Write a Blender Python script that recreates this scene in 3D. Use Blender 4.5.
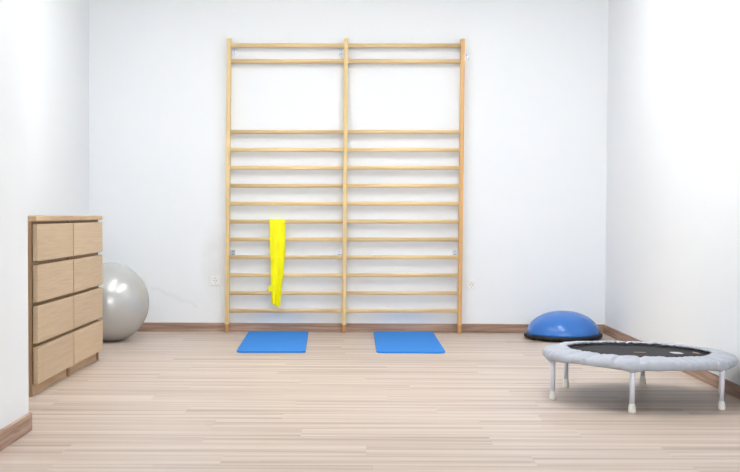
import bpy, bmesh, math, random
from mathutils import Vector, Matrix, noise
R = math.radians
PI = math.pi
random.seed(7)
scene = bpy.context.scene
C = scene.collection
for o in list(bpy.data.objects):
    bpy.data.objects.remove(o)

# ------------------------------------------------------------------ camera
F_PX = 1110.0
PITCH, ROLL, CAM_H = R(1.8), R(0.25), 1.02
cd = bpy.data.cameras.new('camera')
cam = bpy.data.objects.new('camera', cd); C.objects.link(cam)
cd.sensor_fit = 'HORIZONTAL'; cd.sensor_width = 36.0
cd.lens = 36.0 * F_PX / 740.0
cd.shift_x = (370 - 357) / 740.0
cd.shift_y = (213 + F_PX * math.tan(PITCH) - 236) / 740.0
cam.matrix_world = Matrix.Translation((0, 0, CAM_H)) @ Matrix.Rotation(PI / 2 - PITCH, 4, 'X') @ Matrix.Rotation(ROLL, 4, 'Z')
scene.camera = cam

# ------------------------------------------------------------------ world, exposure
w = bpy.data.worlds.new('world'); scene.world = w; w.use_nodes = True
w.node_tree.nodes['Background'].inputs[0].default_value = (0.90, 0.95, 1.0, 1)
w.node_tree.nodes['Background'].inputs[1].default_value = 13.0
vs = scene.view_settings
vs.view_transform = 'Standard'; vs.look = 'None'; vs.gamma = 1.0; vs.use_curve_mapping = False
vs.exposure = -0.23
LAMP_STRENGTH = 72.0
LAMP_COLOR = (0.945, 0.975, 1.0)

# ------------------------------------------------------------------ room dimensions (metres)
YB = 9.48       # back wall
XR = 2.125      # right wall
XL = -2.285     # wall of the recess behind the chests
XP = -1.528     # face of the projecting wall on the left
YP = 5.15       # where that wall ends
YF = -2.2       # wall behind the camera
ZC = 3.25       # ceiling

# ------------------------------------------------------------------ helpers
def tag(o, label=None, cat=None, group=None, kind=None):
    if label: o['label'] = label
    if cat: o['category'] = cat
    if group: o['group'] = group
    if kind: o['kind'] = kind
    return o

def obj(name, bm, mat, parent=None, smooth=False, loc=None):
    me = bpy.data.meshes.new(name)
    bmesh.ops.recalc_face_normals(bm, faces=bm.faces[:])
    bm.to_mesh(me); bm.free()
    if smooth:
        for p in me.polygons: p.use_smooth = True
    me.materials.append(mat)
    o = bpy.data.objects.new(name, me); C.objects.link(o)
    if parent: o.parent = parent
    if loc: o.location = loc
    return o

def empty(name, loc, rz=0.0):
    o = bpy.data.objects.new(name, None); C.objects.link(o)
    o.location = loc; o.rotation_euler = (0, 0, rz)
    o.empty_display_size = 0.1
    return o

def box(bm, x0, x1, y0, y1, z0, z1, bev=0.0, seg=1):
    vs_ = [bm.verts.new(p) for p in ((x0,y0,z0),(x1,y0,z0),(x1,y1,z0),(x0,y1,z0),(x0,y0,z1),(x1,y0,z1),(x1,y1,z1),(x0,y1,z1))]
    fs = [bm.faces.new([vs_[i] for i in q]) for q in ((3,2,1,0),(4,5,6,7),(0,1,5,4),(1,2,6,5),(2,3,7,6),(3,0,4,7))]
    if bev > 0:
        es = list({e for f in fs for e in f.edges})
        bmesh.ops.bevel(bm, geom=es, offset=bev, segments=seg, profile=0.5, affect='EDGES')

def boxobj(name, dims, mat, parent=None, bev=0.0, seg=1):
    bm = bmesh.new(); box(bm, *dims, bev=bev, seg=seg)
    return obj(name, bm, mat, parent)

def lathe(bm, prof, n=48, M=None):
    """prof: list of (r, z); r==0 gives a pole"""
    rings = []
    for r, z in prof:
        if r < 1e-6:
            rings.append([bm.verts.new((0, 0, z))])
        else:
            rings.append([bm.verts.new((r*math.cos(2*PI*i/n), r*math.sin(2*PI*i/n), z)) for i in range(n)])
    for a, b in zip(rings, rings[1:]):
        for i in range(n):
            j = (i+1) % n
            if len(a) == 1 and len(b) == 1: continue
            if len(a) == 1: bm.faces.new((a[0], b[i], b[j]))
            elif len(b) == 1: bm.faces.new((a[i], a[j], b[0]))
            else: bm.faces.new((a[i], a[j], b[j], b[i]))
    if M is not None:
        bmesh.ops.transform(bm, matrix=M, verts=[v for r in rings for v in r])

def prism(bm, pts, z0, z1):
    a = [bm.verts.new((x, y, z0)) for x, y in pts]
    b = [bm.verts.new((x, y, z1)) for x, y in pts]
    bm.faces.new(a[::-1]); bm.faces.new(b)
    n = len(pts)
    for i in range(n):
        bm.faces.new((a[i], a[(i+1) % n], b[(i+1) % n], b[i]))

# ------------------------------------------------------------------ materials
def srgb(r, g, b):
    return tuple((c/255/12.92) if c/255 <= 0.04045 else ((c/255+0.055)/1.055)**2.4 for c in (r, g, b)) + (1,)

class NT:
    def __init__(s, name):
        s.m = bpy.data.materials.new(name); s.m.use_nodes = True
        s.t = s.m.node_tree; s.b = s.t.nodes['Principled BSDF']
    def n(s, typ, **kw):
        nd = s.t.nodes.new(typ)
        for k, v in kw.items():
            if k == 'op': nd.operation = v
            elif k.startswith('i'): nd.inputs[int(k[1:])].default_value = v
            else: setattr(nd, k, v)
        return nd
    def l(s, a, b): s.t.links.new(a, b)
    def math(s, op, a, b=None):
        nd = s.t.nodes.new('ShaderNodeMath'); nd.operation = op
        for i, v in enumerate((a, b)):
            if v is None: continue
            if isinstance(v, (int, float)): nd.inputs[i].default_value = v
            else: s.l(v, nd.inputs[i])
        return nd.outputs[0]
    def mix(s, fac, a, b, blend='MIX'):
        nd = s.t.nodes.new('ShaderNodeMix'); nd.data_type = 'RGBA'; nd.blend_type = blend
        for i, v in ((0, fac), (6, a), (7, b)):
            if isinstance(v, (int, float)): nd.inputs[i].default_value = v
            elif isinstance(v, tuple): nd.inputs[i].default_value = v
            else: s.l(v, nd.inputs[i])
        return nd.outputs[2]
    def ramp(s, fac, stops):
        nd = s.t.nodes.new('ShaderNodeValToRGB')
        e = nd.color_ramp.elements
        while len(e) < len(stops): e.new(0.5)
        for el, (p, c) in zip(e, stops): el.position = p; el.color = c
        s.l(fac, nd.inputs[0]); return nd.outputs[0]
    def bump(s, h, strength=0.2, dist=0.002):
        nd = s.t.nodes.new('ShaderNodeBump'); nd.inputs['Strength'].default_value = strength; nd.inputs['Distance'].default_value = dist
        s.l(h, nd.inputs['Height']); s.l(nd.outputs[0], s.b.inputs['Normal'])

def plain(name, col, rough=0.5, spec=0.5, metal=0.0, coat=0.0, bump=None):
    t = NT(name)
    t.b.inputs['Roughness'].default_value = rough
    t.b.inputs['Specular IOR Level'].default_value = spec
    t.b.inputs['Metallic'].default_value = metal
    t.b.inputs['Coat Weight'].default_value = coat
    t.b.inputs['Coat Roughness'].default_value = 0.06
    tc = t.n('ShaderNodeTexCoord')
    nz = t.n('ShaderNodeTexNoise'); nz.inputs['Scale'].default_value = bump[0] if bump else 12; nz.inputs['Detail'].default_value = 4
    t.l(tc.outputs['Object'], nz.inputs['Vector'])
    dark = tuple(c*0.93 for c in col[:3]) + (1,)
    t.l(t.mix(nz.outputs[0], dark, col), t.b.inputs['Base Color'])
    if bump: t.bump(nz.outputs[0], bump[1], bump[2])
    return t.m

def wood(name, light, dark, axis, freq=60, length=1.6, rough=0.45, contrast=1.0, vary=0.25, spec=0.4):
    """grain runs along axis 0/1/2 of the object"""
    t = NT(name); t.b.inputs['Roughness'].default_value = rough; t.b.inputs['Specular IOR Level'].default_value = spec
    tc = t.n('ShaderNodeTexCoord'); oi = t.n('ShaderNodeObjectInfo')
    off = t.n('ShaderNodeVectorMath', op='SCALE'); off.inputs[0].default_value = (13.1, 7.7, 5.3); t.l(oi.outputs['Random'], off.inputs['Scale'])
    ad = t.n('ShaderNodeVectorMath', op='ADD'); t.l(tc.outputs['Object'], ad.inputs[0]); t.l(off.outputs[0], ad.inputs[1])
    mp = t.n('ShaderNodeMapping'); sc = [freq]*3; sc[axis] = length; mp.inputs['Scale'].default_value = sc
    t.l(ad.outputs[0], mp.inputs[0])
    n1 = t.n('ShaderNodeTexNoise'); n1.inputs['Scale'].default_value = 1; n1.inputs['Detail'].default_value = 5; n1.inputs['Roughness'].default_value = 0.6
    n1.inputs['Distortion'].default_value = 0.4
    t.l(mp.outputs[0], n1.inputs['Vector'])
    c = t.ramp(n1.outputs[0], [(0.5-0.25/contrast, dark), (0.5+0.2/contrast, light)])
    hv = t.n('ShaderNodeHueSaturation')
    t.l(t.math('ADD', t.math('MULTIPLY', oi.outputs['Random'], vary), 1-vary*0.5), hv.inputs['Value'])
    t.l(c, hv.inputs['Color']); t.l(hv.outputs[0], t.b.inputs['Base Color'])
    t.bump(n1.outputs[0], 0.15, 0.0005)
    return t.m

def make_wall_mat():
    t = NT('painted_plaster'); t.b.inputs['Roughness'].default_value = 0.75; t.b.inputs['Specular IOR Level'].default_value = 0.25
    tc = t.n('ShaderNodeTexCoord')
    nz = t.n('ShaderNodeTexNoise'); nz.inputs['Scale'].default_value = 1.3; nz.inputs['Detail'].default_value = 3
    t.l(tc.outputs['Object'], nz.inputs['Vector'])
    t.l(t.mix(nz.outputs[0], (0.855, 0.875, 0.89, 1), (0.88, 0.895, 0.905, 1)), t.b.inputs['Base Color'])
    n2 = t.n('ShaderNodeTexNoise'); n2.inputs['Scale'].default_value = 55; n2.inputs['Detail'].default_value = 3
    t.l(tc.outputs['Object'], n2.inputs['Vector'])
    t.bump(n2.outputs[0], 0.12, 0.003)
    return t.m

def make_back_wall_mat():
    """painted plaster with a filled crack beside the ball and a patched area beside the wall bars"""
    t = NT('painted_plaster_scuffed'); t.b.inputs['Roughness'].default_value = 0.75; t.b.inputs['Specular IOR Level'].default_value = 0.25
    tc = t.n('ShaderNodeTexCoord'); sx = t.n('ShaderNodeSeparateXYZ'); t.l(tc.outputs['Object'], sx.inputs[0])
    X, Z = sx.outputs[0], sx.outputs[2]
    nz = t.n('ShaderNodeTexNoise'); nz.inputs['Scale'].default_value = 1.3; nz.inputs['Detail'].default_value = 3
    t.l(tc.outputs['Object'], nz.inputs['Vector'])
    base = t.mix(nz.outputs[0], (0.855, 0.875, 0.89, 1), (0.88, 0.895, 0.905, 1))
    n3 = t.n('ShaderNodeTexNoise'); n3.inputs['Scale'].default_value = 9; n3.inputs['Detail'].default_value = 6
    t.l(tc.outputs['Object'], n3.inputs['Vector'])
    # crack running down from beside the ball
    wob = t.math('MULTIPLY', t.math('SUBTRACT', n3.outputs[0], 0.5), 0.12)
    ln = t.math('ADD', t.math('ADD', t.math('MULTIPLY', t.math('ADD', X, 1.754), 0.44), t.math('SUBTRACT', Z, 0.385)), wob)
    d = t.math('ABSOLUTE', ln)
    m1 = t.math('SUBTRACT', 1.0, t.math('MULTIPLY', d, 40.0))
    m1 = t.math('MAXIMUM', m1, 0.0)
    mx = t.math('MULTIPLY', t.math('GREATER_THAN', X, -1.76), t.math('LESS_THAN', X, -1.36))
    m1 = t.math('MULTIPLY', t.math('MULTIPLY', m1, mx), 0.28)
    m1 = t.math('MULTIPLY', m1, n3.outputs[0])
    # patch of filler left of the wall bars
    ex = t.math('POWER', t.math('DIVIDE', t.math('ADD', X, 1.22), 0.13), 2.0)
    ez = t.math('POWER', t.math('DIVIDE', t.math('SUBTRACT', Z, 0.60), 0.36), 2.0)
    m2 = t.math('MAXIMUM', t.math('SUBTRACT', 1.0, t.math('ADD', ex, ez)), 0.0)
    m2 = t.math('MULTIPLY', t.math('MULTIPLY', m2, n3.outputs[0]), 0.8)
    c1 = t.mix(m1, base, (0.55, 0.55, 0.53, 1))
    c2 = t.mix(m2, c1, (0.74, 0.72, 0.68, 1))
    t.l(c2, t.b.inputs['Base Color'])
    n2 = t.n('ShaderNodeTexNoise'); n2.inputs['Scale'].default_value = 55; n2.inputs['Detail'].default_value = 3
    t.l(tc.outputs['Object'], n2.inputs['Vector'])
    t.bump(n2.outputs[0], 0.12, 0.003)
    return t.m

def make_floor_mat():
    t = NT('laminate_floor'); t.b.inputs['Roughness'].default_value = 0.42; t.b.inputs['Specular IOR Level'].default_value = 0.35
    tc = t.n('ShaderNodeTexCoord'); oi = t.n('ShaderNodeObjectInfo')
    sx = t.n('ShaderNodeSeparateXYZ'); t.l(tc.outputs['Object'], sx.inputs[0])
    rnd = oi.outputs['Random']
    # printed strips: three to a plank, each cut at its own length
    strip = t.math('FLOOR', t.math('MULTIPLY', t.math('ADD', sx.outputs[1], 1.0), 1/0.0643))
    wn0 = t.n('ShaderNodeTexWhiteNoise', noise_dimensions='2D')
    cb0 = t.n('ShaderNodeCombineXYZ'); t.l(strip, cb0.inputs[0]); t.l(t.math('MULTIPLY', rnd, 91.7), cb0.inputs[1]); t.l(cb0.outputs[0], wn0.inputs['Vector'])
    seg = t.math('FLOOR', t.math('ADD', t.math('MULTIPLY', sx.outputs[0], 0.9), t.math('MULTIPLY', wn0.outputs[0], 5.0)))
    cb = t.n('ShaderNodeCombineXYZ'); t.l(strip, cb.inputs[0]); t.l(seg, cb.inputs[1]); t.l(t.math('MULTIPLY', rnd, 53.3), cb.inputs[2])
    wn = t.n('ShaderNodeTexWhiteNoise', noise_dimensions='3D'); t.l(cb.outputs[0], wn.inputs['Vector'])
    # long grain streaks
    off = t.n('ShaderNodeCombineXYZ'); t.l(t.math('MULTIPLY', rnd, 31.0), off.inputs[0]); t.l(t.math('MULTIPLY', rnd, 3.0), off.inputs[1])
    ad = t.n('ShaderNodeVectorMath', op='ADD'); t.l(tc.outputs['Object'], ad.inputs[0]); t.l(off.outputs[0], ad.inputs[1])
    mp = t.n('ShaderNodeMapping'); mp.inputs['Scale'].default_value = (0.42, 17, 1); t.l(ad.outputs[0], mp.inputs[0])
    n1 = t.n('ShaderNodeTexNoise'); n1.inputs['Scale'].default_value = 1; n1.inputs['Detail'].default_value = 3; n1.inputs['Roughness'].default_value = 0.5
    t.l(mp.outputs[0], n1.inputs['Vector'])
    fac = t.math('ADD', t.math('MULTIPLY', n1.outputs[0], 0.95), t.math('MULTIPLY', wn.outputs[0], 0.05))
    c = t.ramp(fac, [(0.34, FLOOR_DARK), (0.47, FLOOR_MID), (0.60, FLOOR_LIGHT)])
    hv = t.n('ShaderNodeHueSaturation')
    t.l(t.math('ADD', t.math('MULTIPLY', rnd, 0.04), 0.98), hv.inputs['Value'])
    t.l(c, hv.inputs['Color']); t.l(hv.outputs[0], t.b.inputs['Base Color'])
    t.bump(n1.outputs[0], 0.08, 0.0006)
    return t.m

FLOOR_DARK, FLOOR_MID, FLOOR_LIGHT = (0.42, 0.315, 0.25, 1), (0.555, 0.445, 0.365, 1), (0.635, 0.53, 0.45, 1)
M = {}
M['wall'] = make_wall_mat()
M['wall_back'] = make_back_wall_mat()
M['ceiling'] = plain('ceiling_paint', (0.88, 0.885, 0.89, 1), 0.8, 0.2)
M['floor'] = make_floor_mat()
M['subfloor'] = plain('joint_filler', (0.36, 0.27, 0.22, 1), 0.7, 0.2)
M['base_x'] = wood('baseboard_wood_lengthwise', srgb(182, 152, 132), srgb(126, 96, 80), 0, 45, 2.2, 0.5, 1.3, 0.1)
M['base_y'] = wood('baseboard_wood_crosswise', srgb(182, 152, 132), srgb(126, 96, 80), 1, 45, 2.2, 0.5, 1.3, 0.1)
M['pine_x'] = wood('pine_rung', srgb(238, 215, 168), srgb(210, 173, 120), 0, 70, 1.8, 0.4, 1.0, 0.22)
M['pine_z'] = wood('pine_upright', srgb(238, 214, 158), srgb(214, 177, 116), 2, 60, 1.2, 0.4, 1.0, 0.10)
M['pine_z_warm'] = wood('pine_upright_warm', srgb(228, 182, 120), srgb(200, 148, 88), 2, 60, 1.2, 0.4, 1.0, 0.05)
M['pine_foot'] = wood('pine_foot', srgb(205, 158, 95), srgb(165, 115, 62), 2, 60, 1.2, 0.5, 1.0, 0.10)
M['oak_front'] = wood('oak_drawer_veneer', srgb(205, 182, 152), srgb(185, 158, 126), 1, 120, 3.0, 0.5, 0.9, 0.08)
M['oak_side'] = wood('oak_side_veneer', srgb(170, 138, 104), srgb(138, 106, 76), 2, 55, 2.4, 0.5, 1.1, 0.06)
M['oak_top'] = wood('oak_top_veneer', srgb(202, 172, 136), srgb(170, 138, 104), 1, 55, 2.4, 0.5, 1.1, 0.06)
M['steel'] = plain('galvanised_steel', (0.45, 0.46, 0.49, 1), 0.35, 0.5, 1.0)
M['screw'] = plain('dark_screw', (0.18, 0.18, 0.2, 1), 0.35, 0.5, 1.0)
M['band'] = plain('yellow_latex', (1.0, 0.93, 0.0, 1), 0.5, 0.3, bump=(30, 0.25, 0.004))
M['mat'] = plain('blue_foam', srgb(46, 132, 216), 0.7, 0.25, bump=(140, 0.3, 0.002))
M['dome'] = plain('blue_vinyl', srgb(48, 116, 200), 0.22, 0.6, 0.0, 0.0)
M['rubber'] = plain('black_rubber', (0.012, 0.012, 0.014, 1), 0.55, 0.4)
M['ball'] = plain('pearl_grey_vinyl', srgb(198, 198, 195), 0.26, 0.6, 0.35, 0.0)
M['plug'] = plain('white_plug', (0.8, 0.8, 0.8, 1), 0.4)
M['pad'] = plain('silver_grey_vinyl', srgb(178, 182, 191), 0.42, 0.45, bump=(34, 0.6, 0.008))
M['tmat'] = plain('woven_black_mat', (0.04, 0.038, 0.042, 1), 0.75, 0.15, bump=(260, 0.3, 0.001))
M['tband'] = plain('black_webbing', (0.012, 0.012, 0.013, 1), 0.7, 0.3)
M['leg'] = plain('white_enamel', srgb(222, 222, 232), 0.35, 0.5)
M['foot'] = plain('ivory_rubber', srgb(238, 236, 228), 0.55, 0.4)
M['print'] = plain('pale_patch', (0.62, 0.60, 0.58, 1), 0.5)
M['patch_tan'] = plain('tan_patch', (0.45, 0.30, 0.19, 1), 0.5)
M['socket'] = plain('ivory_plastic', (0.90, 0.895, 0.87, 1), 0.35)
M['hole'] = plain('dark_hole', (0.05, 0.05, 0.05, 1), 0.6)
M['lamp_body'] = plain('lamp_housing', (0.85, 0.86, 0.87, 1), 0.5)
t_ = NT('lamp_diffuser'); t_.b.inputs['Base Color'].default_value = (0.9, 0.9, 0.9, 1)
t_.b.inputs['Emission Color'].default_value = LAMP_COLOR + (1,); t_.b.inputs['Emission Strength'].default_value = LAMP_STRENGTH
M['lamp'] = t_.m

# ------------------------------------------------------------------ setting
def struct(name, dims, mat):
    return tag(boxobj(name, dims, mat), kind='structure')

struct('wall_back', (XL-0.2, XR+0.2, YB, YB+0.2, -0.05, ZC), M['wall_back'])
struct('wall_right', (XR, XR+0.2, YF-0.2, YB, -0.05, ZC), M['wall'])
struct('wall_left', (XL-0.2, XL, YP, YB, -0.05, ZC), M['wall'])
struct('wall_front_left', (XL-0.2, XP, YF-0.2, YP, 0.0, ZC), M['wall'])
WX0, WX1, WZ0, WZ1 = -1.1, 1.8, 0.85, 2.75  # unseen window, added behind the camera for frontal light on the back wall
bm = bmesh.new()
for d_ in ((XP, WX0, -0.05, ZC), (WX1, XR, -0.05, ZC), (WX0, WX1, -0.05, WZ0), (WX0, WX1, WZ1, ZC)):
    box(bm, d_[0], d_[1], YF-0.2, YF, d_[2], d_[3])
tag(obj('wall_front', bm, M['wall']), kind='structure')
win = tag(empty('fill_window_1', ((WX0+WX1)/2, YF-0.1, WZ0)), kind='structure')
ww, wh = (WX1-WX0)/2, WZ1-WZ0
for d_ in ((-ww, ww, 0, 0.06), (-ww, ww, wh-0.06, wh)): boxobj('fill_window_frame', (d_[0], d_[1], -0.03, 0.03, d_[2], d_[3]), M['lamp_body'], win, 0.003)
for x_ in (-ww+0.03, -ww/3, ww/3, ww-0.03): boxobj('fill_mullion', (x_-0.03, x_+0.03, -0.028, 0.028, 0.061, wh-0.061), M['lamp_body'], win, 0.003)
boxobj('fill_window_sill', (-ww, ww, 0.03, 0.16, -0.02, -0.001), M['lamp_body'], win, 0.003)
pl = bpy.data.lights.new('fill_portal', 'AREA'); pl.shape = 'RECTANGLE'; pl.size = 2*ww; pl.size_y = wh; pl.cycles.is_portal = True
po = bpy.data.objects.new('fill_portal', pl); C.objects.link(po); po.location = ((WX0+WX1)/2, YF-0.15, (WZ0+WZ1)/2); po.rotation_euler = (PI/2, 0, 0)
struct('ceiling', (XL-0.2, XR+0.2, YF-0.2, YB+0.2, ZC, ZC+0.2), M['ceiling'])

floor = struct('floor', (XL-0.2, XR+0.2, YF-0.2, YB+0.2, -0.06, -0.0095), M['subfloor'])
# laminate planks run across the room, each one an object
PW, PL, GAP = 0.193, 1.29, 0.0003
def plank_mesh(length):
    bm = bmesh.new()
    h, c = 0.0095, 0.0004
    x0, x1, y0, y1 = 0, length-GAP, 0, PW-GAP
    lo = [(x0,y0),(x1,y0),(x1,y1),(x0,y1)]
    hi = [(x0+c,y0+c),(x1-c,y0+c),(x1-c,y1-c),(x0+c,y1-c)]
    A = [bm.verts.new((x,y,-h)) for x,y in lo]; B = [bm.verts.new((x,y,-c)) for x,y in lo]; D = [bm.verts.new((x,y,0)) for x,y in hi]
    for P, Q in ((A,B),(B,D)):
        for i in range(4): bm.faces.new((P[i],P[(i+1)%4],Q[(i+1)%4],Q[i]))
    bm.faces.new(D); bm.faces.new(A[::-1])
    bmesh.ops.recalc_face_normals(bm, faces=bm.faces[:])
    me = bpy.data.meshes.new('plank'); bm.to_mesh(me); bm.free(); me.materials.append(M['floor'])
    return me
full = plank_mesh(PL)
y = YB - PW
row = 0
while y > YF - PW:
    xs = XP if y + PW < YP else XL
    x = XL - ((row*0.47 + random.uniform(-0.12, 0.12)) % 1.0) * PL
    while x < XR - 0.02:
        a, b = max(x, xs), min(x+PL, XR)
        if b - a > 0.04:
            me = full if (b-a) > PL-1e-4 else plank_mesh(b-a)
            o = bpy.data.objects.new('plank', me); C.objects.link(o); o.parent = floor; o.location = (a, y, 0)
        x += PL
    y -= PW; row += 1

BH, BT = 0.076, 0.012
def baseboard(name, dims, mat):
    return tag(boxobj(name, dims, mat, bev=0.002), kind='structure')
baseboard('baseboard_back', (XL+BT, XR, YB-BT, YB, 0.0, BH), M['base_x'])
baseboard('baseboard_right', (XR-BT, XR, YF, YB-BT, 0.0, BH), M['base_y'])
baseboard('baseboard_left', (XL, XL+BT, YP, YB, 0.0, BH), M['base_y'])
baseboard('baseboard_front_left', (XP, XP+0.017, YF, YP, 0.0, 0.084), M['base_y'])

# ceiling lamps, two rows running the length of the room
def ceiling_lamp(x, y0, y1, label):
    t = empty('ceiling_lamp', (x, (y0+y1)/2, ZC))
    L = (y1-y0)/2
    boxobj('housing', (-0.07, 0.07, -L, L, -0.05, 0.0), M['lamp_body'], t, 0.004)
    boxobj('diffuser', (-0.05, 0.05, -L+0.02, L-0.02, -0.065, -0.051), M['lamp'], t, 0.004)
    for s in (-1, 1):
        boxobj('end_cap', (-0.07, 0.07, s*L-0.008, s*L+0.008, -0.066, 0.0), M['lamp_body'], t, 0.003)
    tag(t, label, 'ceiling lamp', 'ceiling lamps')
for x, nm in ((-0.95, 'towards the oak chests'), (0.90, 'towards the mini trampoline')):
    for (y0, y1), nn in (((6.7, 8.0), 'near the wall bars'), ((5.3, 6.6), 'far from the wall bars')):
        ceiling_lamp(x, y0, y1, 'long ceiling lamp %s, %s' % (nn, nm))

# ------------------------------------------------------------------ wall bars
wb = empty('wall_bars', (0, 0, 0))
tag(wb, 'double pine wall bars with three uprights fixed to the white wall', 'wall bars')
UX = [(-1.105, -1.088), (-0.108, -0.099), (0.876, 0.886)]     # foot and top of each upright (they lean slightly)
UW, UY0, UY1, UTOP = 0.034, 9.405, 9.466, 2.502
def ux(k, z): return UX[k][0] + (UX[k][1]-UX[k][0]) * z / UTOP
for k in range(3):
    bm = bmesh.new()
    box(bm, -UW/2, UW/2, UY0, UY1, 0.07, UTOP, 0.004, 2)
    for v in bm.verts:
        v.co.x += ux(k, v.co.z)
        # rounded top: the front corner is cut back
        if v.co.z > UTOP-0.01 and v.co.y < (UY0+UY1)/2: v.co.z -= 0.012
    obj('upright', bm, M['pine_z_warm' if k == 2 else 'pine_z'], wb)
    bm = bmesh.new()
    box(bm, ux(k,0)-UW/2+0.001, ux(k,0)+UW/2-0.003, UY0+0.004, UY1-0.004, 0.0, 0.0705, 0.003, 1)
    obj('foot', bm, M['pine_foot'], wb)
RZ = [2.430, 2.298] + [1.701 - 0.1516*i for i in range(11)]
def rung_mesh(length, hz, hy):
    bm = bmesh.new(); n = 16
    rings = []
    for x in (0, length):
        ring = []
        for i in range(n):
            a = 2*PI*i/n; c, s = math.cos(a), math.sin(a)
            ring.append(bm.verts.new((x, hy*math.copysign(abs(c)**0.7, c), hz*math.copysign(abs(s)**0.7, s))))
        rings.append(ring)
    for i in range(n):
        bm.faces.new((rings[0][i], rings[0][(i+1)%n], rings[1][(i+1)%n], rings[1][i]))
    bm.faces.new(rings[0]); bm.faces.new(rings[1][::-1])
    return bm
for i, z in enumerate(RZ):
    for k in range(2):
        a, b = ux(k, z)+UW/2-0.001, ux(k+1, z)-UW/2+0.001
        top = i < 2
        o = obj('rung', rung_mesh(b-a, 0.019 if top else 0.0175, 0.016), M['pine_x'], wb, smooth=True)
        o.location = (a, 9.424, z + 0.0042*(a+1.1)); o.rotation_euler.y = -0.0042
def bracket(x, z, side):
    """zinc angle bracket: one leg on the wall, one on the upright"""
    bm = bmesh.new()
    box(bm, -0.022, 0.022, YB-0.004, YB-0.0005, -0.026, 0.026, 0.001)
    box(bm, (0.019 if side > 0 else -0.022), (0.022 if side > 0 else -0.019), YB-0.055, YB-0.0005, -0.02, 0.02, 0.001)
    o = obj('wall_bracket', bm, M['steel'], wb, loc=(x, 0, z))
    for dz in (-0.012, 0.012):
        bm = bmesh.new(); lathe(bm, [(0, 0.004), (0.005, 0.003), (0.006, 0)], 10, Matrix.Translation((0.002 if side < 0 else -0.002, YB-0.004, dz)) @ Matrix.Rotation(PI/2, 4, 'X'))
        obj('screw', bm, M['screw'], o, smooth=True)
for k, z, s in ((0, 2.384, -1), (1, 2.385, 1), (2, 2.352, -1), (0, 0.674, -1), (1, 0.677, 1), (2, 0.684, 1)):
    x = ux(k, z) + (UW/2 + 0.0215) * (1 if s < 0 else -1)
    bracket(x, z, s)

# ------------------------------------------------------------------ yellow resistance band draped over a rung
def make_band():
    zt = RZ[7]                       # rung it hangs on
    r = 0.0205
    yc = 9.424
    # centre line: from behind, over the rung, down the front
    path = []
    for i in range(14): path.append((yc+r+0.003+0.002*math.sin(i), zt-0.30+0.30*i/14, 0.0))
    for i in range(9):
        a = PI*i/8; path.append((yc+r*math.cos(a), zt+r*math.sin(a)*1.05, 0.0))
    Lf = 0.712
    for i in range(1, 61): path.append((yc-r-0.004*min(1, i/6), zt - Lf*i/60, i/60))
    keys = [(0.0, -0.742, -0.611), (0.25, -0.738, -0.610), (0.42, -0.733, -0.613), (0.6, -0.731, -0.621), (0.75, -0.729, -0.636), (0.88, -0.724, -0.643), (1.0, -0.722, -0.652)]
    def edge(u):
        for (u0, a0, b0), (u1, a1, b1) in zip(keys, keys[1:]):
            if u <= u1:
                f = (u-u0)/(u1-u0); return a0+(a1-a0)*f, b0+(b1-b0)*f
        return keys[-1][1:]
    bm = bmesh.new(); NX = 26; rows = []
    for yy, zz, u in path:
        a, b = edge(u); rowv = []
        for j in range(NX+1):
            f = j/NX
            amp = 0.0015 + 0.011*u
            w_ = amp*math.sin(f*PI*(3.0+2.5*u) + 2.2*u) + amp*0.5*math.sin(f*17+u*6)
            w_ -= 0.004*u
            x = a + (b-a)*f
            z = zz
            if u > 0.75: z -= (u-0.75)/0.25*0.035*(f-0.5) - 0.0
            if u == 0.0: w_ = 0.0008*math.sin(f*11)*(1 if zz < zt else 0)
            rowv.append(bm.verts.new((x, yy + w_ * (1 if u > 0 else -1) - 0.006*u, z)))
        rows.append(rowv)
    for A, B in zip(rows, rows[1:]):
        for j in range(NX): bm.faces.new((A[j], A[j+1], B[j+1], B[j]))
    o = obj('resistance_band', bm, M['band'], smooth=True)
    md = o.modifiers.new('thickness', 'SOLIDIFY'); md.thickness = 0.0012; md.offset = 0
    # loose folded corner at the side
    bm = bmesh.new()
    pts = [(-0.742, 0.40), (-0.752, 0.385), (-0.750, 0.360), (-0.735, 0.345), (-0.715, 0.36), (-0.715, 0.41)]
    prism(bm, pts, -0.0008, 0.0008)
    bmesh.ops.transform(bm, matrix=Matrix.Translation((0, 9.382, 0)) @ Matrix.Rotation(PI/2, 4, 'X'), verts=bm.verts[:])
    obj('folded_corner', bm, M['band'], o)
    tag(o, 'bright yellow elastic band hanging over a rung of the wall bars', 'elastic band')
make_band()

# ------------------------------------------------------------------ wall sockets
def socket(x, z, label, wide):
    t = empty('wall_socket', (x, YB, z))
    hw, hh = wide/2, 0.042
    bm = bmesh.new(); box(bm, -hw, hw, -0.010, 0.0, -hh, hh, 0.003, 2); obj('cover_plate', bm, M['socket'], t)
    bm = bmesh.new()
    Rm = Matrix.Translation((0, -0.0099, 0)) @ Matrix.Rotation(PI/2, 4, 'X')
    lathe(bm, [(0.0295, 0.0), (0.0295, 0.003), (0.0265, 0.004), (0.0235, 0.001), (0.022, 0.0004), (0, 0.0004)], 32, Rm)
    obj('socket_well', bm, M['socket'], t, smooth=False)
    for dx in (-0.0095, 0.0095):
        bm = bmesh.new(); lathe(bm, [(0.0035, 0), (0.0035, 0.0012), (0, 0.0012)], 12, Matrix.Translation((dx, -0.0101, 0)) @ Matrix.Rotation(PI/2, 4, 'X'))
        obj('pin_hole', bm, M['hole'], t)
    for dz in (-0.0195, 0.0195):
        boxobj('earth_clip', (-0.004, 0.004, -0.0135, -0.0100, dz-0.003, dz+0.003), M['steel'], t)
    tag(t, label, 'wall socket', 'sockets on the back wall')
socket(-1.209, 0.437, 'white wall socket between the silver ball and the wall bars', 0.100)
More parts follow.
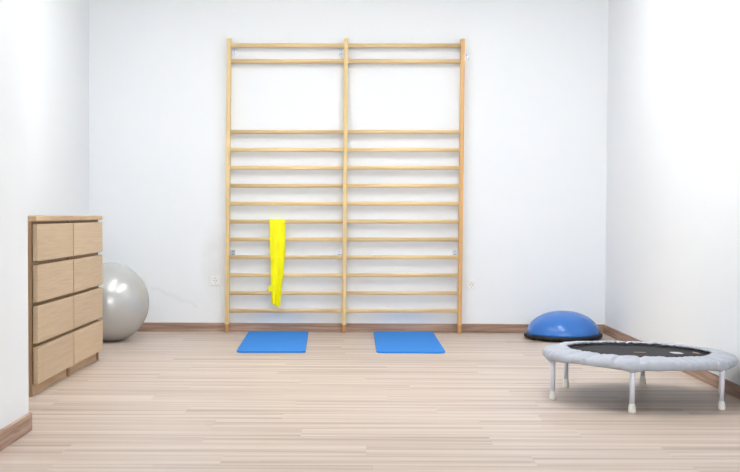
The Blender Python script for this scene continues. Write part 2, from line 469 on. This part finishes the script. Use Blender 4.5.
socket(0.977, 0.410, 'white wall socket between the wall bars and the blue balance dome', 0.088)

# ------------------------------------------------------------------ oak chests
def chest(y0, y1, label):
    xf, xb = -1.784, XL + BT + 0.004     # front edge of the side panels, back
    t = empty('chest_of_drawers', ((xf+xb)/2, (y0+y1)/2, 0))
    X = lambda v: v - t.location.x
    W = (y1-y0)/2
    T = 0.018
    pr = 0.030                            # drawer fronts stand proud of the sides
    for s in (-1, 1):
        a, b = (-W, -W+T) if s < 0 else (W-T, W)
        boxobj('side_panel', (X(xb), X(xf), a, b, 0, 0.966), M['oak_side'], t, 0.001)
    boxobj('back_panel', (X(xb), X(xb)+0.006, -W+T, W-T, 0.05, 0.966), M['oak_side'], t)
    boxobj('top_panel', (X(xb), X(xf)+pr, -W, W, 0.9665, 0.994), M['oak_top'], t, 0.001)
    boxobj('plinth', (X(xf)-0.030, X(xf)-0.012, -W+T, W-T, 0.0, 0.062), M['oak_top'], t, 0.001)
    boxobj('bottom_panel', (X(xb)+0.006, X(xf)-0.02, -W+T, W-T, 0.0625, 0.078), M['oak_side'], t)
    for i in range(4):
        zr = 0.950 - i*0.2258
        boxobj('rail', (X(xf)-0.045, X(xf)-0.004, -W+T, W-T, zr-0.012, zr+0.0155 if i == 0 else zr+0.035), M['oak_side'], t)
        zt = 0.950 - i*0.2258
        d = boxobj('drawer', (X(xf)+0.004, X(xf)+pr, -W+0.014, W-0.004, zt-0.2035, zt), M['oak_front'], t, 0.001)
        boxobj('drawer_box', (X(xb)+0.03, X(xf)-0.048, -W+T+0.012, W-T-0.012, zt-0.180, zt-0.045), M['oak_side'], d)
    tag(t, label, 'chest of drawers', 'oak chests along the wall')
chest(6.075, 6.862, 'light oak four-drawer chest beside the projecting white wall')
chest(6.864, 7.650, 'light oak four-drawer chest next to the silver exercise ball')

# ------------------------------------------------------------------ silver exercise ball
def make_ball():
    r = 0.3135; n = 72
    bm = bmesh.new(); prof = []
    for i in range(n+1):
        a = -PI/2 + PI*i/n
        rr = r
        prof.append((max(rr*math.cos(a), 0), rr*math.sin(a)))
    prof[0] = (0, prof[0][1]); prof[-1] = (0, prof[-1][1])
    lathe(bm, prof, 96, Matrix.Rotation(R(62), 4, 'X') @ Matrix.Rotation(R(20), 4, 'Y'))
    ax = (Matrix.Rotation(R(62), 3, 'X') @ Matrix.Rotation(R(20), 3, 'Y')) @ Vector((0, 0, 1))
    for v in bm.verts:
        lat = math.asin(max(-1, min(1, v.co.normalized().dot(ax))))
        k = abs(math.degrees(lat))
        if 20 < k < 75:                 # fine moulded rings round the ball
            v.co *= 1 - 0.0006*(1+math.cos(k/5*2*PI))
        if v.co.z < -r+0.012:           # weight flattens the contact patch
            v.co.z = -r+0.012 - 0.25*(-r+0.012 - v.co.z)
    zmin = min(v.co.z for v in bm.verts)
    o = obj('exercise_ball', bm, M['ball'], smooth=True, loc=(-1.960, 8.77, -zmin))
    bm = bmesh.new(); lathe(bm, [(0.011, -0.003), (0.011, 0.002), (0.006, 0.0035), (0, 0.0035)], 20,
        Matrix.Rotation(R(118), 4, 'X') @ Matrix.Translation((0, 0, r)))
    obj('valve_plug', bm, M['plug'], o)
    tag(o, 'large shiny silver-grey exercise ball on the floor behind oak chests', 'exercise ball')
make_ball()

# ------------------------------------------------------------------ blue mats
def mat_(cx, cy, rz, label):
    hw, hl, cr, th = 0.251, 0.690, 0.050, 0.014
    pts = []
    for sx_, sy_, a0 in ((1,1,0),(-1,1,90),(-1,-1,180),(1,-1,270)):
        for i in range(7):
            a = R(a0 + 15*i); pts.append((sx_*(hw-cr)+cr*math.cos(a), sy_*(hl-cr)+cr*math.sin(a)))
    bm = bmesh.new(); prism(bm, pts, 0.0, th)
    es = [e for e in bm.edges if abs(e.verts[0].co.z-e.verts[1].co.z) < 1e-6]
    bmesh.ops.bevel(bm, geom=es, offset=0.003, segments=2, profile=0.5, affect='EDGES')
    o = obj('exercise_mat', bm, M['mat'], loc=(cx, cy, 0.0004)); o.rotation_euler.z = rz
    tag(o, label, 'exercise mat', 'blue mats in front of the wall bars')
mat_(-0.643, 8.725, R(1.7), 'blue foam exercise mat on the floor below the yellow band')
mat_(0.396, 8.735, R(0.1), 'blue foam exercise mat below the bars without the yellow band')

# ------------------------------------------------------------------ blue balance dome
def make_dome():
    t = empty('balance_dome', (1.687, 9.05, 0))
    bm = bmesh.new()
    lathe(bm, [(0, 0.006), (0.25, 0.006), (0.30, 0.012), (0.309, 0.020), (0.311, 0.034), (0.306, 0.042), (0.290, 0.044), (0, 0.044)], 72)
    obj('base_platform', bm, M['rubber'], t, smooth=False)
    bm = bmesh.new(); prof = []
    n = 28; r0, h0, z0 = 0.294, 0.184, 0.0445
    prof.append((r0-0.004, z0-0.004))
    for i in range(n+1):
        a = PI/2*i/n
        prof.append((r0*math.cos(a)**0.97 if i < n else 0, z0 + h0*math.sin(a)**1.0))
    lathe(bm, prof, 96)
    d = obj('inflated_dome', bm, M['dome'], t, smooth=True)
    # raised rings moulded in the vinyl near the crown
    bm = bmesh.new()
    for rr in (0.06, 0.12):
        zc = z0 + h0*math.sqrt(max(0, 1-(rr/r0)**2))
        lathe(bm, [(rr-0.004, zc-0.0005), (rr, zc+0.0006), (rr+0.004, zc-0.0015)], 64)
    obj('moulded_ring', bm, M['dome'], d, smooth=True)
    for s in (0, PI):
        bm = bmesh.new(); box(bm, 0.298, 0.314, -0.045, 0.045, 0.016, 0.046, 0.005, 2)
        bmesh.ops.transform(bm, matrix=Matrix.Rotation(s, 4, 'Z'), verts=bm.verts[:])
        obj('handle', bm, M['rubber'], t)
    for k in range(6):
        a = PI/3*k+0.3
        bm = bmesh.new(); lathe(bm, [(0, 0), (0.018, 0), (0.018, 0.0065), (0, 0.0065)], 16, Matrix.Translation((0.26*math.cos(a), 0.26*math.sin(a), 0)))
        obj('rubber_foot', bm, M['rubber'], t)
    tag(t, 'blue half-ball balance trainer on a black round base in the corner', 'balance trainer')
make_dome()

# ------------------------------------------------------------------ mini trampoline
def make_trampoline():
    cx, cy = 1.566, 6.150
    t = empty('mini_trampoline', (cx, cy, 0))
    tag(t, 'round mini trampoline with silver-grey pad, black mat and white legs', 'trampoline')
    RL = 0.500
    FEET = [(1.417, 5.675), (1.909, 5.774), (2.058, 6.236), (1.721, 6.644), (1.235, 6.512), (1.078, 6.066)]
    LA = [math.atan2(fy-cy, fx-cx) for fx, fy in FEET]
    # frame tube under the pad
    bm = bmesh.new(); rt = 0.015
    lathe(bm, [(RL+rt*math.cos(a), 0.236+rt*math.sin(a)) for a in [2*PI*i/12 for i in range(13)]], 72)
    bmesh.ops.remove_doubles(bm, verts=bm.verts[:], dist=1e-5)
    obj('frame_ring', bm, M['leg'], t, smooth=True)
    # jumping mat, sewn band and springs
    bm = bmesh.new(); lathe(bm, [(0.358, 0.251), (0.358, 0.2535), (0.20, 0.2525), (0, 0.2515)], 72)
    jm = obj('jumping_mat', bm, M['tmat'], t, smooth=True)
    bm = bmesh.new(); lathe(bm, [(0.350, 0.2525), (0.350, 0.2550), (0.405, 0.2565), (0.405, 0.2535)], 72)
    obj('edge_band', bm, M['tband'], jm, smooth=True)
    def mark(px, py, hx, hy, rz, mat):  # flat pale and tan patches laid on the mat
        bm = bmesh.new(); pts = []
        for i in range(18):
            a = 2*PI*i/18; pts.append((hx*math.copysign(abs(math.cos(a))**0.6, math.cos(a)), hy*math.copysign(abs(math.sin(a))**0.8, math.sin(a))))
        prism(bm, pts, 0, 0.0006)
        o = obj('mat_patch', bm, mat, jm, loc=(px-cx, py-cy, 0.2530)); o.rotation_euler.z = rz
    mark(1.782, 6.16, 0.032, 0.048, 0.1, M['print'])
    mark(1.575, 6.15, 0.036, 0.010, 0.0, M['patch_tan'])
    mark(1.908, 6.19, 0.026, 0.042, 0.0, M['patch_tan'])
    for k in range(36):
        a = 2*PI*(k+0.5)/36
        bm = bmesh.new()
        lathe(bm, [(0.004, 0.402), (0.007, 0.41), (0.007, 0.472), (0.004, 0.482)], 8, Matrix.Translation((0, 0, 0.2485)) @ Matrix.Rotation(a, 4, 'Z') @ Matrix.Rotation(PI/2, 4, 'Y'))
        obj('spring', bm, M['steel'], t, smooth=True)
    # padded cover
    prof = [(0.394, 0.260), (0.388, 0.267), (0.390, 0.273), (0.402, 0.275), (0.425, 0.2735), (0.450, 0.271), (0.475, 0.268), (0.496, 0.263),
            (0.512, 0.259), (0.522, 0.249), (0.527, 0.238), (0.527, 0.227), (0.523, 0.217), (0.515, 0.211), (0.508, 0.209), (0.503, 0.213)]
    NA = 480
    bm = bmesh.new(); rings = []
    rnd = random.Random(3)
    creases = [(rnd.uniform(0, 2*PI), rnd.uniform(0.012, 0.028), rnd.uniform(0.005, 0.014), rnd.uniform(-0.25, 0.25)) for _ in range(46)]
    for i, (r, z) in enumerate(prof):
        ring = []; u = i/(len(prof)-1)
        for j in range(NA):
            a = 2*PI*j/NA
            dr = dz = 0.0
            # gathers along the elastic inner edge
            g = max(0, 1-u/0.38)
            nz = noise.noise(Vector((math.cos(a)*9, math.sin(a)*9, u*2)))
            nf = noise.noise(Vector((math.cos(a)*26, math.sin(a)*26, u*3+5)))
            dr += g*(0.006*nf + 0.004*math.sin(a*58+3*nz))
            dz += g*(0.0035*nf + 0.002*math.sin(a*58+3*nz+1))
            dz += 0.004*nz*(1-abs(2*u-1)*0.4)
            for ca, wd, dp, sk in creases:
                d = (a - ca - sk*(u-0.5)*0.3 + PI) % (2*PI) - PI
                if abs(d) < wd*3:
                    e = math.exp(-(d/wd)**2)*dp*math.sin(PI*min(1, u*1.1))
                    dz -= e*0.7 if u < 0.6 else 0
                    dr -= e*0.8 if u > 0.35 else 0
            # hem drops over the leg sockets
            hem = max(0, (u-0.55)/0.45)
            for la in LA:
                d = (a-la+PI) % (2*PI) - PI
                dz -= hem*0.012*math.exp(-(d/0.075)**2)
                dr += hem*0.006*math.exp(-(d/0.075)**2)
            dz += hem*0.010*(0.5+0.5*math.cos(6*(a-LA[0])+PI)) 
            rr = r+dr
            ring.append(bm.verts.new((rr*math.cos(a), rr*math.sin(a), z+dz)))
        rings.append(ring)
    for A, B in zip(rings, rings[1:]):
        for j in range(NA): bm.faces.new((A[j], A[(j+1)%NA], B[(j+1)%NA], B[j]))
    o = obj('safety_pad', bm, M['pad'], t, smooth=True)
    md = o.modifiers.new('thickness', 'SOLIDIFY'); md.thickness = 0.002; md.offset = -1
    # the bed sits slightly out of level
    tilt = lambda x, y: -0.013*y - 0.018*x
    bpy.context.view_layer.update()
    for ch in t.children:
        for v in ch.data.vertices: v.co.z += tilt(v.co.x, v.co.y)
    for q in jm.children:
        if q.name.startswith('mat_patch'):
            q.location.z += tilt(q.location.x, q.location.y); q.rotation_euler.x = -0.013; q.rotation_euler.y = 0.018
        else:
            for v in q.data.vertices: v.co.z += tilt(v.co.x, v.co.y)
    for fx, fy in FEET:
        p = (fx-cx, fy-cy)
        bm = bmesh.new()
        lathe(bm, [(0, 0.030), (0.0135, 0.030), (0.0135, 0.228+tilt(*p)), (0, 0.228+tilt(*p))], 20)
        lg = obj('leg', bm, M['leg'], t, smooth=False, loc=(p[0], p[1], 0))
        for q in lg.data.polygons: q.use_smooth = abs(q.normal.z) < 0.5
        bm = bmesh.new()
        lathe(bm, [(0, 0), (0.017, 0), (0.0195, 0.004), (0.0195, 0.016), (0.0175, 0.034), (0.0155, 0.042), (0.0155, 0.047), (0.0136, 0.048)], 20)
        obj('rubber_foot', bm, M['foot'], lg, smooth=True)
make_trampoline()
